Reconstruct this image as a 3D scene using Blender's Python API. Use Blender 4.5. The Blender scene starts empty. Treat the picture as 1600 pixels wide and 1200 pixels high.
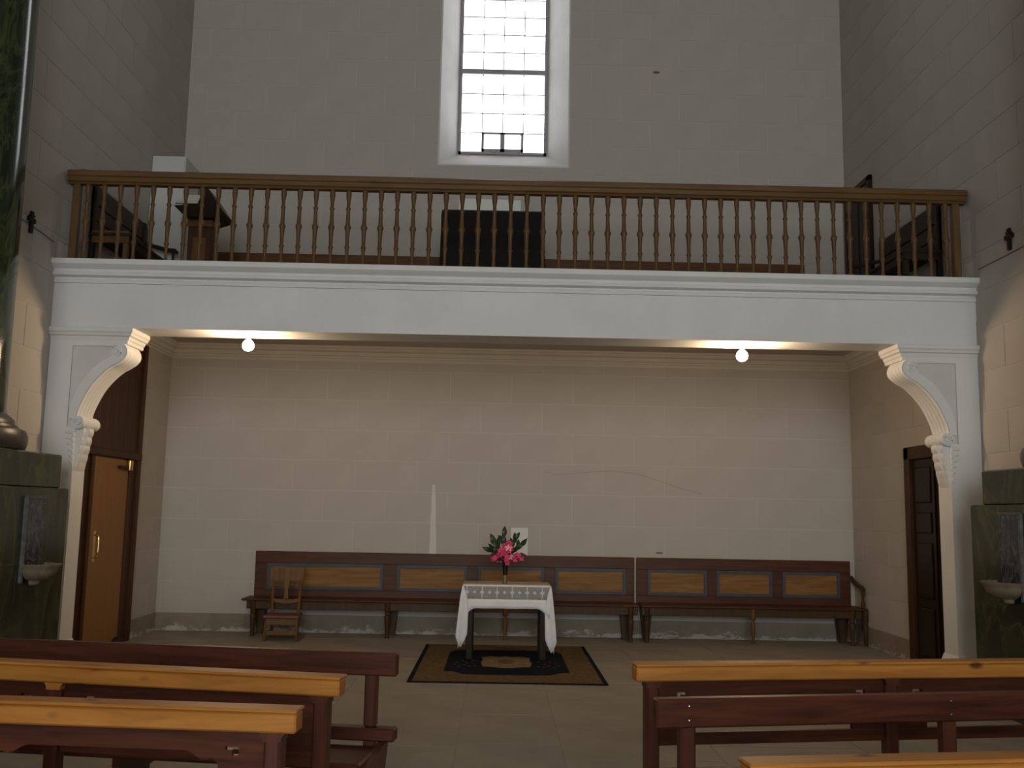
import bpy, math, random
import numpy as np
from mathutils import Vector, Matrix

random.seed(7)
S = bpy.context.scene
COL = S.collection
PI = math.pi

# ------------------------------------------------------------------ camera
FPX, PITCH, YAW, ROLL, CAMH = 1519.35, .1303, .0133, .0184, 1.55
def pixel_ray(u, v):
    a0, b0 = (u - 800) / FPX, (v - 600) / FPX
    c, s = math.cos(ROLL), math.sin(ROLL)
    a, b = a0 * c + b0 * s, -a0 * s + b0 * c
    cp, sp = math.cos(PITCH), math.sin(PITCH)
    y, z = cp + b * sp, sp - b * cp
    cy, sy = math.cos(YAW), math.sin(YAW)
    return Vector((a * cy + y * sy, -a * sy + y * cy, z))
cam_d = bpy.data.cameras.new('camera')
cam_d.sensor_width = 36
cam_d.lens = FPX * 36 / 1600
cam_d.clip_end = 200
cam = bpy.data.objects.new('camera', cam_d)
COL.objects.link(cam)
F = pixel_ray(800, 600).normalized()
R = (pixel_ray(801, 600) - pixel_ray(800, 600)).normalized()
U = R.cross(F)
cam.matrix_world = Matrix(((R.x, U.x, -F.x, 0), (R.y, U.y, -F.y, 0), (R.z, U.z, -F.z, CAMH), (0, 0, 0, 1)))
S.camera = cam

# ------------------------------------------------------------------ light: overcast sky through the gallery window and an added opening, exposure
SKY = 10.8
w = bpy.data.worlds.new('sky')
S.world = w
w.use_nodes = True
bg = w.node_tree.nodes['Background']
bg.inputs[0].default_value = (.95, 1.0, .985, 1)
bg.inputs[1].default_value = SKY
vs = S.view_settings
vs.view_transform = 'Standard'
vs.look = 'None'
vs.gamma = 1
vs.exposure = 0
vs.use_curve_mapping = False
try:
    S.cycles.use_denoising = True
    S.cycles.max_bounces = 8
    S.cycles.diffuse_bounces = 5
    S.cycles.sample_clamp_indirect = 4
except Exception:
    pass
BULB = 460.0

# room numbers (metres; camera stands at x = y = 0)
XL, XR, DB, DF = -4.253, 4.576, 12.524, 9.123
YF = -9.0            # far end of the nave behind the camera
HN = 11.5             # nave ceiling
ZG = 3.85             # gallery floor
ZC = 3.63             # ceiling under the gallery
ROW0, ROWH, BLK = .225, .387, .795
# nave windows: (y0, y1, z0, z1) on each side
NAVE_R = []
NAVE_L = []
ADDED_OPENING = (-2.6, 2.9, .9, 6.2)               # unseen opening added behind the altar for frontal light (x0, x1, z0, z1)
# gallery window
WX0, WX1, WZ0, WZ1 = -.863, .859, 6.14, 9.9      # opening in the wall face
GX0, GX1, GZ0, GZ1 = -.63, .585, 6.44, 9.7       # glass
GY = 12.95

def portal(name, loc, size, direction):
    l = bpy.data.lights.new(name, 'AREA')
    l.shape = 'RECTANGLE'
    l.size, l.size_y = size
    l.cycles.is_portal = True
    o = bpy.data.objects.new(name, l)
    COL.objects.link(o)
    o.location = loc
    o.rotation_euler = Vector(direction).to_track_quat('-Z', 'Z').to_euler()
    return o
for (a, b, c, d) in NAVE_R:
    portal('sky_portal', (XR + .35, (a + b) / 2, (c + d) / 2), (b - a, d - c), (-1, 0, 0))
for (a, b, c, d) in NAVE_L:
    portal('sky_portal', (XL - .35, (a + b) / 2, (c + d) / 2), (b - a, d - c), (1, 0, 0))
portal('sky_portal', ((ADDED_OPENING[0] + ADDED_OPENING[1]) / 2, YF - .35, (ADDED_OPENING[2] + ADDED_OPENING[3]) / 2), (ADDED_OPENING[1] - ADDED_OPENING[0], ADDED_OPENING[3] - ADDED_OPENING[2]), (0, 1, 0))  # sky portal for the added opening at the altar end
portal('sky_portal', ((GX0 + GX1) / 2, GY + .1, (GZ0 + GZ1) / 2), (GX1 - GX0, GZ1 - GZ0), (0, -1, 0))

# ------------------------------------------------------------------ materials
MATS = {}
def newmat(name):
    m = bpy.data.materials.new(name)
    m.use_nodes = True
    nt = m.node_tree
    return m, nt, nt.nodes['Principled BSDF']
def ramp(nt, fac, stops):
    r = nt.nodes.new('ShaderNodeValToRGB')
    el = r.color_ramp.elements
    while len(el) < len(stops):
        el.new(.5)
    for e, (p, c) in zip(el, stops):
        e.position = p
        e.color = (*c, 1)
    nt.links.new(fac, r.inputs[0])
    return r.outputs[0]
def noise(nt, scale, detail=4, rough=.6, mapscale=(1, 1, 1), dist=0, coord='Object'):
    tc = nt.nodes.new('ShaderNodeTexCoord')
    mp = nt.nodes.new('ShaderNodeMapping')
    mp.inputs['Scale'].default_value = mapscale
    nt.links.new(tc.outputs[coord], mp.inputs[0])
    n = nt.nodes.new('ShaderNodeTexNoise')
    n.inputs['Scale'].default_value = scale
    n.inputs['Detail'].default_value = detail
    n.inputs['Roughness'].default_value = rough
    n.inputs['Distortion'].default_value = dist
    nt.links.new(mp.outputs[0], n.inputs['Vector'])
    return n.outputs['Fac']
def bump(nt, fac, strength, dist, bsdf):
    b = nt.nodes.new('ShaderNodeBump')
    b.inputs['Strength'].default_value = strength
    b.inputs['Distance'].default_value = dist
    nt.links.new(fac, b.inputs['Height'])
    nt.links.new(b.outputs[0], bsdf.inputs['Normal'])
def plain(name, c, rough=.7, var=.12, scale=3, spec=.3, metal=0, bmp=0, mapscale=(1, 1, 1)):
    if name in MATS: return MATS[name]
    m, nt, b = newmat(name)
    f = noise(nt, scale, mapscale=mapscale)
    c1 = tuple(max(0, x * (1 - var)) for x in c)
    c2 = tuple(min(1, x * (1 + var)) for x in c)
    nt.links.new(ramp(nt, f, [(.3, c1), (.7, c2)]), b.inputs['Base Color'])
    b.inputs['Roughness'].default_value = rough
    b.inputs['Specular IOR Level'].default_value = spec
    b.inputs['Metallic'].default_value = metal
    if bmp:
        bump(nt, noise(nt, scale * 12), bmp, .004, b)
    MATS[name] = m
    return m
def wood(name, dark, light, axis='x', rough=.4, coat=.0, knots=False, spec=.5):
    if name in MATS: return MATS[name]
    m, nt, b = newmat(name)
    sc = {'x': (1.2, 14, 14), 'y': (14, 1.2, 14), 'z': (14, 14, 1.2)}[axis]
    f = noise(nt, 1.6, 6, .65, sc, .6)
    col = ramp(nt, f, [(.25, dark), (.75, light)])
    if knots:
        tc = nt.nodes.new('ShaderNodeTexCoord')
        mp = nt.nodes.new('ShaderNodeMapping')
        mp.inputs['Scale'].default_value = {'x': (4.5, 9, 9), 'y': (9, 4.5, 9), 'z': (9, 9, 4.5)}[axis]
        nt.links.new(tc.outputs['Object'], mp.inputs[0])
        v = nt.nodes.new('ShaderNodeTexVoronoi')
        v.inputs['Scale'].default_value = 1.0
        nt.links.new(mp.outputs[0], v.inputs['Vector'])
        k = ramp(nt, v.outputs['Distance'], [(.10, (0, 0, 0)), (.22, (1, 1, 1))])
        mx = nt.nodes.new('ShaderNodeMix')
        mx.data_type = 'RGBA'
        nt.links.new(k, mx.inputs[0])
        mx.inputs[6].default_value = (*[x * .35 for x in dark], 1)
        nt.links.new(col, mx.inputs[7])
        col = mx.outputs[2]
    nt.links.new(col, b.inputs['Base Color'])
    b.inputs['Roughness'].default_value = rough
    b.inputs['Specular IOR Level'].default_value = spec
    b.inputs['Coat Weight'].default_value = coat
    b.inputs['Coat Roughness'].default_value = .15
    bump(nt, f, .15, .003, b)
    MATS[name] = m
    return m
def marble(name, base, mid, vein, rough=.18, scale=2.2, mapscale=(1, 1, .5)):
    if name in MATS: return MATS[name]
    m, nt, b = newmat(name)
    f = noise(nt, scale, 8, .7, mapscale, 1.6)
    c1 = ramp(nt, f, [(.3, base), (.55, mid), (.72, tuple(x * 1.3 for x in mid))])
    g = noise(nt, scale * .8, 6, .6, mapscale, 3.0)
    v = ramp(nt, g, [(.45, (0, 0, 0)), (.5, (.85, .85, .85)), (.55, (0, 0, 0))])
    mx = nt.nodes.new('ShaderNodeMix')
    mx.data_type = 'RGBA'
    nt.links.new(v, mx.inputs[0])
    nt.links.new(c1, mx.inputs[6])
    mx.inputs[7].default_value = (*vein, 1)
    nt.links.new(mx.outputs[2], b.inputs['Base Color'])
    b.inputs['Roughness'].default_value = rough
    MATS[name] = m
    return m
def emit(name, c, s):
    m = bpy.data.materials.new(name)
    m.use_nodes = True
    nt = m.node_tree
    nt.nodes.remove(nt.nodes['Principled BSDF'])
    e = nt.nodes.new('ShaderNodeEmission')
    e.inputs[0].default_value = (*c, 1)
    e.inputs[1].default_value = s
    nt.links.new(e.outputs[0], nt.nodes['Material Output'].inputs[0])
    return m

WALL = plain('wall_plaster', (.45, .415, .38), .9, .05, 1.3, .15)
JOINT = plain('joint_lime', (.515, .48, .44), .9, .05, 3, .1)
WHITE = plain('white_paint', (.66, .655, .645), .75, .05, 2, .2)
CEILP = plain('ceiling_plaster', (.50, .44, .40), .9, .06, 1.5, .1)
STONE = plain('floor_stone', (.25, .222, .175), .55, .16, 2.2, .35, bmp=.05)
FJOINT = plain('floor_joint', (.33, .29, .235), .8, .1, 5, .2)
DWOOD = wood('dark_pew_wood', (.018, .005, .003), (.105, .030, .014), 'x', .42, .0, spec=.22)
DWOODZ = wood('dark_pew_wood_upright', (.040, .011, .006), (.10, .030, .016), 'z', .36, .0, spec=.35)
YWOOD = wood('worn_yellow_wood', (.26, .092, .012), (.47, .195, .036), 'x', .5, .0, True, .3)
BWOOD = wood('bench_wood', (.040, .013, .006), (.10, .034, .015), 'x', .45, .0, spec=.22)
BWOODZ = wood('bench_wood_upright', (.035, .018, .008), (.08, .042, .018), 'z', .45, .0, spec=.2)
PANEL = wood('bench_inset_panel', (.13, .055, .014), (.30, .15, .042), 'x', .5, .0, spec=.2)
BLUE = plain('slate_blue_moulding', (.045, .06, .075), .5, .15, 6)
RAILW = wood('rail_wood', (.075, .036, .010), (.15, .080, .025), 'x', .5, .0, spec=.3)
RAILWZ = wood('baluster_wood', (.075, .038, .012), (.15, .082, .028), 'z', .5, .0, spec=.3)
GWOODY = wood('gallery_bench_wood', (.018, .010, .006), (.045, .026, .014), 'y', .5, spec=.2)
GWOODX = wood('gallery_backbench_wood', (.08, .034, .012), (.16, .07, .026), 'x', .5, spec=.2)
CHAIRW = wood('chair_wood', (.085, .038, .011), (.17, .085, .028), 'z', .45, spec=.2)
DOORW = wood('door_dark_wood', (.030, .012, .006), (.08, .034, .014), 'z', .5, spec=.2)
DOORL = wood('door_leaf_wood', (.21, .095, .022), (.28, .135, .036), 'z', .5, .0, spec=.3)
DOORB = wood('door_black_wood', (.010, .006, .004), (.028, .014, .008), 'z', .4, .0, spec=.2)
GMARB = marble('green_marble', (.005, .010, .005), (.016, .026, .011), (.05, .062, .024), .13)
GMARB2 = marble('green_marble_dark', (.008, .012, .007), (.026, .032, .014), (.055, .062, .024), .22, 2.0, (1, 1, .35))
BASEM = plain('brown_stone', (.055, .043, .032), .35, .2, 5)
BMARB = marble('blue_black_marble', (.006, .008, .014), (.02, .025, .04), (.09, .10, .11), .15, 5)
FONTS = plain('font_stone', (.17, .13, .095), .35, .25, 14)
BRASS = plain('brass', (.75, .52, .18), .25, .05, 5, .5, 1)
IRON = plain('black_iron', (.012, .012, .012), .45)
BLACKC = plain('black_cloth', (.014, .011, .010), .9, .2, 20)
PAPER = plain('paper', (.72, .72, .70), .8, .03)
CABW = plain('cabinet_white', (.52, .53, .52), .6, .04)
LEAF = plain('leaf_green', (.018, .035, .014), .4, .4, 18)
STEMG = plain('stem_green', (.05, .08, .03), .5)
PINK = plain('pink_petal', (.66, .055, .17), .6, .35, 30)
PALEP = plain('pale_petal', (.80, .45, .42), .6, .2, 30)
TANR = plain('rug_tan', (.115, .078, .036), .95, .35, 22, .05, bmp=.3)
TANL = plain('rug_tan_light', (.20, .14, .07), .95, .25, 26, .05, bmp=.3)
NAVY = plain('rug_navy', (.009, .011, .017), .95, .3, 22, .05, bmp=.3)
SOCK = plain('porcelain', (.7, .68, .62), .3)
TABW = wood('table_wood', (.012, .006, .004), (.03, .014, .008), 'z', .45, .0, spec=.15)
TABT = wood('table_top_wood', (.20, .11, .045), (.32, .19, .085), 'x', .5)
def skirt_mat():
    m, nt, b = newmat('damp_skirting')
    f = noise(nt, 3.5, 8, .7)
    col = ramp(nt, f, [(.3, (.20, .165, .125)), (.7, (.28, .235, .18))])
    tc = nt.nodes.new('ShaderNodeTexCoord')
    sp = nt.nodes.new('ShaderNodeSeparateXYZ')
    nt.links.new(tc.outputs['Object'], sp.inputs[0])
    n2 = noise(nt, 5, 8, .75, (1, 1, 2.2), .5)
    a = nt.nodes.new('ShaderNodeMath')
    a.operation = 'MULTIPLY_ADD'
    nt.links.new(sp.outputs[2], a.inputs[0])
    a.inputs[1].default_value = -2.2
    nt.links.new(n2, a.inputs[2])
    k = ramp(nt, a.outputs[0], [(.40, (0, 0, 0)), (.47, (1, 1, 1))])
    mx = nt.nodes.new('ShaderNodeMix')
    mx.data_type = 'RGBA'
    nt.links.new(k, mx.inputs[0])
    nt.links.new(col, mx.inputs[6])
    mx.inputs[7].default_value = (.46, .42, .37, 1)
    nt.links.new(mx.outputs[2], b.inputs['Base Color'])
    b.inputs['Roughness'].default_value = .9
    bump(nt, a.outputs[0], .5, .01, b)
    return m
SKIRT = skirt_mat()
def glass_mat():
    m = bpy.data.materials.new('milky_glass')
    m.use_nodes = True
    nt = m.node_tree
    nt.nodes.remove(nt.nodes['Principled BSDF'])
    t = nt.nodes.new('ShaderNodeBsdfTransparent')
    t.inputs[0].default_value = (.66, .65, .67, 1)
    g = nt.nodes.new('ShaderNodeBsdfGlossy')
    g.inputs['Roughness'].default_value = .1
    mx = nt.nodes.new('ShaderNodeMixShader')
    mx.inputs[0].default_value = .05
    nt.links.new(t.outputs[0], mx.inputs[1])
    nt.links.new(g.outputs[0], mx.inputs[2])
    nt.links.new(mx.outputs[0], nt.nodes['Material Output'].inputs[0])
    return m
GLASS = glass_mat()
def lace_mat():
    m, nt, b = newmat('lace_net')
    b.inputs['Base Color'].default_value = (.60, .59, .58, 1)
    b.inputs['Roughness'].default_value = .9
    tc = nt.nodes.new('ShaderNodeTexCoord')
    sp = nt.nodes.new('ShaderNodeSeparateXYZ')
    nt.links.new(tc.outputs['Object'], sp.inputs[0])
    def M(op, a, bb=None, c=None):
        n = nt.nodes.new('ShaderNodeMath')
        n.operation = op
        for i, x in enumerate((a, bb, c)):
            if x is None: continue
            if isinstance(x, (int, float)): n.inputs[i].default_value = x
            else: nt.links.new(x, n.inputs[i])
        return n.outputs[0]
    x = M('ADD', sp.outputs[0], 5.0)
    p = M('SUBTRACT', M('FRACT', M('DIVIDE', x, .158)), .5)
    ap = M('ABSOLUTE', p)
    q = M('ABSOLUTE', M('DIVIDE', M('SUBTRACT', sp.outputs[2], .705), .158))
    dia = M('LESS_THAN', M('ADD', ap, q), .13)
    line = M('GREATER_THAN', ap, .47)
    cross = M('LESS_THAN', M('ADD', M('SUBTRACT', .5, ap), M('MULTIPLY', q, 1.0)), .16)
    pat = M('MAXIMUM', M('MAXIMUM', dia, line), cross)
    al = M('MULTIPLY_ADD', pat, .62, .30)
    nt.links.new(al, b.inputs['Alpha'])
    return m
LACE = lace_mat()
CLOTH = plain('white_linen', (.74, .73, .74), .9, .04, 6, .1)

# ------------------------------------------------------------------ mesh helpers
class MB:
    def __init__(s): s.v, s.f = [], []
    def add(s, v, f):
        n = len(s.v)
        s.v += [tuple(p) for p in v]
        s.f += [tuple(i + n for i in q) for q in f]
        return s
    def box(s, x0, x1, y0, y1, z0, z1):
        v = [(x, y, z) for z in (z0, z1) for y in (y0, y1) for x in (x0, x1)]
        return s.add(v, [(0, 2, 3, 1), (4, 5, 7, 6), (0, 1, 5, 4), (2, 6, 7, 3), (0, 4, 6, 2), (1, 3, 7, 5)])
    def bbox(s, x0, x1, y0, y1, z0, z1, c=.008):
        # box with chamfered edges (26-face)
        ax = ((x0, x1), (y0, y1), (z0, z1))
        pts, idx = [], {}
        for sx in (0, 1):
            for sy in (0, 1):
                for sz in (0, 1):
                    for k in range(3):
                        p = []
                        for a, sg in enumerate((sx, sy, sz)):
                            lo, hi = ax[a]
                            val = hi if sg else lo
                            if a != k: val += -c if sg else c
                            p.append(val)
                        idx[(sx, sy, sz, k)] = len(pts)
                        pts.append(p)
        fs = []
        for k in range(3):
            o = [a for a in range(3) if a != k]
            for sg in (0, 1):
                q = []
                for (a, b2) in ((0, 0), (1, 0), (1, 1), (0, 1)):
                    key = [0, 0, 0]
                    key[k] = sg; key[o[0]] = a; key[o[1]] = b2
                    q.append(idx[(*key, k)])
                flip = (sg == 1) == (k != 1)
                fs.append(q if flip else q[::-1])
        for k in range(3):       # edges along axis k
            o = [a for a in range(3) if a != k]
            for a in (0, 1):
                for b2 in (0, 1):
                    k0 = [0, 0, 0]; k1 = [0, 0, 0]
                    k0[k], k1[k] = 0, 1
                    for kk in (k0, k1):
                        kk[o[0]] = a; kk[o[1]] = b2
                    fs.append([idx[(*k0, o[0])], idx[(*k1, o[0])], idx[(*k1, o[1])], idx[(*k0, o[1])]])
        for sx in (0, 1):
            for sy in (0, 1):
                for sz in (0, 1):
                    fs.append([idx[(sx, sy, sz, k)] for k in range(3)])
        return s.add(pts, fs)
    def lathe(s, prof, cx=0, cy=0, cz=0, n=16, axis='z', a0=0, a1=2 * PI):
        full = abs(a1 - a0 - 2 * PI) < 1e-6
        m = n if full else n + 1
        v = []
        for (r, h) in prof:
            for i in range(m):
                a = a0 + (a1 - a0) * i / n
                p, q = r * math.cos(a), r * math.sin(a)
                v.append({'z': (cx + p, cy + q, cz + h), 'y': (cx + p, cy + h, cz + q), 'x': (cx + h, cy + p, cz + q)}[axis])
        f = []
        for j in range(len(prof) - 1):
            for i in range(n):
                k = (i + 1) % m
                f.append((j * m + i, j * m + k, (j + 1) * m + k, (j + 1) * m + i))
        if full:
            if prof[0][0] > 1e-5: f.append(tuple(range(m))[::-1])
            if prof[-1][0] > 1e-5: f.append(tuple((len(prof) - 1) * m + i for i in range(m)))
        return s.add(v, f)
    def prism(s, poly, a0, a1, axis='y'):
        # polygon in the plane across `axis`
        def P(p, a):
            return {'y': (p[0], a, p[1]), 'x': (a, p[0], p[1]), 'z': (p[0], p[1], a)}[axis]
        n = len(poly)
        v = [P(p, a0) for p in poly] + [P(p, a1) for p in poly]
        f = [tuple(range(n)), tuple(range(2 * n - 1, n - 1, -1))]
        f += [(i, i + n, (i + 1) % n + n, (i + 1) % n) for i in range(n)]
        return s.add(v, f)
    def tube(s, pts, r, n=8):
        pts = [Vector(p) for p in pts]
        rr = r if isinstance(r, (list, tuple)) else [r] * len(pts)
        v, f = [], []
        for i, p in enumerate(pts):
            t = (pts[min(i + 1, len(pts) - 1)] - pts[max(i - 1, 0)]).normalized()
            a = t.cross(Vector((0, 0, 1)) if abs(t.z) < .9 else Vector((1, 0, 0))).normalized()
            b = t.cross(a)
            for k in range(n):
                an = 2 * PI * k / n
                v.append(p + (a * math.cos(an) + b * math.sin(an)) * rr[i])
        for i in range(len(pts) - 1):
            for k in range(n):
                f.append((i * n + k, i * n + (k + 1) % n, (i + 1) * n + (k + 1) % n, (i + 1) * n + k))
        f.append(tuple(range(n))[::-1])
        f.append(tuple((len(pts) - 1) * n + k for k in range(n)))
        return s.add(v, f)
    def sphere(s, c, r, n=10, m=6):
        rr = r if isinstance(r, (list, tuple)) else (r, r, r)
        prof = [(math.sin(PI * j / m), -math.cos(PI * j / m)) for j in range(m + 1)]
        t = MB().lathe(prof, n=n)
        return s.add([(c[0] + p[0] * rr[0], c[1] + p[1] * rr[1], c[2] + p[2] * rr[2]) for p in t.v], t.f)
    def mesh(s, name, m, smooth=False):
        me = bpy.data.meshes.new(name)
        me.from_pydata(s.v, [], s.f)
        me.validate()
        import bmesh
        bm = bmesh.new()
        bm.from_mesh(me)
        bmesh.ops.recalc_face_normals(bm, faces=bm.faces)
        bm.to_mesh(me)
        bm.free()
        me.materials.append(m)
        if smooth:
            for p in me.polygons: p.use_smooth = True
            try: me.set_sharp_from_angle(angle=math.radians(40))
            except Exception: pass
        return me
    def build(s, name, m, parent=None, smooth=False):
        o = bpy.data.objects.new(name, s.mesh(name, m, smooth))
        COL.objects.link(o)
        if parent: o.parent = parent
        return o
def inst(name, me, parent=None, loc=(0, 0, 0), rot=(0, 0, 0), scale=(1, 1, 1)):
    o = bpy.data.objects.new(name, me)
    COL.objects.link(o)
    o.location, o.rotation_euler, o.scale = loc, rot, scale
    if parent: o.parent = parent
    return o
def tag(o, label, cat, group=None, kind=None):
    o['label'] = label
    o['category'] = cat
    if group: o['group'] = group
    if kind: o['kind'] = kind
    return o
def thing(name, label, cat, loc=(0, 0, 0), rz=0, group=None, kind=None):
    o = bpy.data.objects.new(name, None)
    o.empty_display_size = .1
    COL.objects.link(o)
    o.location = loc
    o.rotation_euler = (0, 0, rz)
    return tag(o, label, cat, group, kind)
def subtract(rects, hole):
    out = []
    a0, a1, b0, b1 = hole
    for (x0, x1, z0, z1) in rects:
        if a0 >= x1 or a1 <= x0 or b0 >= z1 or b1 <= z0:
            out.append((x0, x1, z0, z1)); continue
        if a0 > x0: out.append((x0, a0, z0, z1))
        if a1 < x1: out.append((a1, x1, z0, z1))
        m0, m1 = max(x0, a0), min(x1, a1)
        if b0 > z0: out.append((m0, m1, z0, b0))
        if b1 < z1: out.append((m0, m1, b1, z1))
    return out

# ------------------------------------------------------------------ room shell
def wall_boxes(rect, holes, put):
    rs = [rect]
    for h in holes: rs = subtract(rs, h)
    for r in rs: put(*r)
WT = .45
# wall_back
mb = MB()
wall_boxes((XL - .5, XR + .5, -.1, HN), [(WX0, WX1, WZ0, WZ1)], lambda a, b, c, d: mb.box(a, b, DB, DB + WT, c, d))
wall_back = mb.build('wall_back', JOINT)
tag(wall_back, 'pale plaster end wall laid out in large blocks, behind the gallery', 'wall', kind='structure')
mb = MB()
wall_boxes((YF, DB + WT, -.1, HN), [(a, b, c, d) for (a, b, c, d) in NAVE_L], lambda a, b, c, d: mb.box(XL - WT, XL, a, b, c, d))
wall_left = mb.build('wall_left', JOINT)
tag(wall_left, 'plaster side wall with the small cross and the brown door', 'wall', kind='structure')
mb = MB()
wall_boxes((YF, DB + WT, -.1, HN), [(a, b, c, d) for (a, b, c, d) in NAVE_R], lambda a, b, c, d: mb.box(XR, XR + WT, a, b, c, d))
wall_right = mb.build('wall_right', JOINT)
tag(wall_right, 'plaster side wall with the dark panelled door beneath the gallery', 'wall', kind='structure')
mb = MB()
wall_boxes((XL - WT, XR + WT, -.1, HN), [ADDED_OPENING], lambda a, b, c, d: mb.box(a, b, YF - WT, YF, c, d))  # opening added in the unseen wall to let frontal light in
wall_front = mb.build('wall_front', WALL)
tag(wall_front, 'plain plaster wall at the altar end of the nave', 'wall', kind='structure')
ceiling = MB().box(XL - WT, XR + WT, YF - WT, DB + WT, HN, HN + .3).build('ceiling', CEILP)
tag(ceiling, 'high plain plaster ceiling over the nave', 'ceiling', kind='structure')

# blocks (plates standing proud of the pale joints)
GAP, PROUD = .009, .004
block_cache = {}
def block_rects(u0, u1, z0, z1, holes, shift):
    out = []
    k0 = int(math.floor((z0 - ROW0) / ROWH))
    for k in range(k0, 40):
        za, zb = ROW0 + k * ROWH + GAP / 2, ROW0 + (k + 1) * ROWH - GAP / 2
        if za >= z1: break
        off = shift + (0 if k % 2 == 0 else BLK / 2)
        n0 = int(math.floor((u0 - off) / BLK)) - 1
        for n in range(n0, n0 + 60):
            ua, ub = off + n * BLK + GAP / 2, off + (n + 1) * BLK - GAP / 2
            if ua >= u1: break
            a, b, c, d = max(ua, u0), min(ub, u1), max(za, z0), min(zb, z1)
            if b - a < .02 or d - c < .02: continue
            rs = [(a, b, c, d)]
            for h in holes: rs = subtract(rs, h)
            rs = [r for r in rs if r[1] - r[0] > .015 and r[3] - r[2] > .015]
            if rs: out.append(rs)
    return out
def put_blocks(parent, plane, sets):
    for rs in sets:
        ca, cz = rs[0][0], rs[0][2]
        key = (plane[0], plane[2], tuple((round(r[0] - ca, 3), round(r[1] - ca, 3), round(r[2] - cz, 3), round(r[3] - cz, 3)) for r in rs))
        if key not in block_cache:
            m = MB()
            for (a, b, c, d) in rs:
                if plane[0] == 'y': m.box(a - ca, b - ca, -PROUD, .001, c - cz, d - cz)
                else:
                    s = plane[2]
                    m.box(min(s * PROUD, -s * .001), max(s * PROUD, -s * .001), a - ca, b - ca, c - cz, d - cz)
            block_cache[key] = m.mesh('block', WALL)
        loc = (ca, plane[1], cz) if plane[0] == 'y' else (plane[1], ca, cz)
        inst('block', block_cache[key], parent, loc)
WINHOLE = [(WX0 - .01, WX1 + .01, WZ0 - .01, WZ1)]
put_blocks(wall_back, ('y', DB, 1), block_rects(XL + .004, XR - .004, .225, 3.44, [], -.23))
put_blocks(wall_back, ('y', DB, 1), block_rects(XL + .004, XR - .004, ZG + .2, 9.9, WINHOLE, -.42))
put_blocks(wall_left, ('x', XL, 1), block_rects(4.6, DB - .006, .225, 3.44, [(9.1, 11.56, 0, 3.5)], 12.2))
put_blocks(wall_left, ('x', XL, 1), block_rects(4.6, DB - .006, 3.44, 9.9, [(9.1, DB, 3.2, ZG + .2)], 12.2))
put_blocks(wall_right, ('x', XR, -1), block_rects(4.6, DB - .006, .225, 3.44, [(9.1, 10.77, 0, 2.34)], 12.2))
put_blocks(wall_right, ('x', XR, -1), block_rects(4.6, DB - .006, 3.44, 9.9, [(9.1, DB, 3.2, ZG + .2), (11.54, 12.42, ZG, 5.8)], 12.2))
# pale plaster streak, spots and crack on the end wall
MB().prism([(-.845, .98), (-.752, .98), (-.79, 1.87), (-.83, 1.87)], DB - .006, DB - .003).build('plaster_streak', plain('lime', (.62, .59, .55), .9, .06), wall_back)
cr = [(.62, 2.06), (.76, 2.03), (1.0, 2.05), (1.3, 2.08), (1.62, 2.08), (1.9, 2.03), (2.15, 1.95), (2.4, 1.87), (2.62, 1.82)]
mb = MB()
for (a, b) in zip(cr, cr[1:]):
    mb.box(a[0], b[0], DB - .0055, DB - .003, min(a[1], b[1]) - .002, min(a[1], b[1]) + .004) if abs(a[1] - b[1]) < .004 else \
        mb.prism([(a[0], a[1] - .003), (b[0], b[1] - .003), (b[0], b[1] + .003), (a[0], a[1] + .003)], DB - .0055, DB - .003)
mb.build('crack', plain('crack_brown', (.32, .265, .23), .9), wall_back)
MB().sphere((2.05, DB - .004, 7.5), (.05, .004, .02)).build('stain', plain('rust', (.22, .10, .08), .9), wall_back)
MB().sphere((2.08, DB - .004, 1.06), (.05, .004, .012)).build('stain', plain('rust', (.22, .10, .08), .9), wall_back)

# floor with slabs
floor = MB().box(XL - WT, XR + WT, YF - WT, DB + WT, -.3, -.005).build('floor', FJOINT)
tag(floor, 'worn stone slab floor of the church', 'floor', kind='structure')
slab_cache = {}
edges = [XL + .003]
xs = [-.235, .46]
x = .46
right = []
while x < XR - .3:
    x += 1.02; right.append(min(x, XR - .003))
if right[-1] < XR - .01: right.append(XR - .003)
x = -.235
left = []
while x > XL + .3:
    x -= 1.02; left.append(max(x, XL + .003))
if left[-1] > XL + .01: left.append(XL + .003)
cols = sorted(left) + xs + right
for ci in range(len(cols) - 1):
    x0, x1 = cols[ci] + .0025, cols[ci + 1] - .0025
    if x1 - x0 < .03: continue
    ph = {0: .0, 1: .54, 2: .12}[(ci + 2) % 3]
    y = 1.0 + ph
    c = (cols[ci] + cols[ci + 1]) / 2
    if abs(c - .11) < .1: y = 6.81 - 6 * .95
    elif c > .4 and c < 1.5: y = 7.352 - 7 * .95
    elif c < -.2 and c > -1.3: y = 6.69 - 6 * .95
    while y < DB - .05:
        y1 = min(y + .95, DB - .003)
        key = (round(x1 - x0, 3), round(y1 - y, 3))
        if key not in slab_cache:
            slab_cache[key] = MB().bbox(0, key[0], 0, key[1] - .005, -.006, 0, .002).mesh('slab', STONE)
        inst('slab', slab_cache[key], floor, (x0, y + .0025, random.uniform(-.0015, 0)))
        y += .95
# plain paving under and behind the camera
MB().box(XL, XR, YF, 1.0, -.006, -.001).build('paving', STONE, floor)

# damp skirting band
def skirting(name, label, mb):
    o = mb.build(name, SKIRT)
    tag(o, label, 'baseboard', kind='structure')
skirting('baseboard_back', 'damp peeling painted band at the foot of the end wall', MB().box(XL, XR, DB - .016, DB, 0, .218))
skirting('baseboard_left', 'grey painted band at the foot of the wall beside the brown door', MB().box(XL, XL + .014, 11.56, DB - .016, 0, .214))
skirting('baseboard_right', 'grey painted band at the foot of the wall beside the dark door', MB().box(XR - .014, XR, 10.78, DB - .016, 0, .23))

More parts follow.
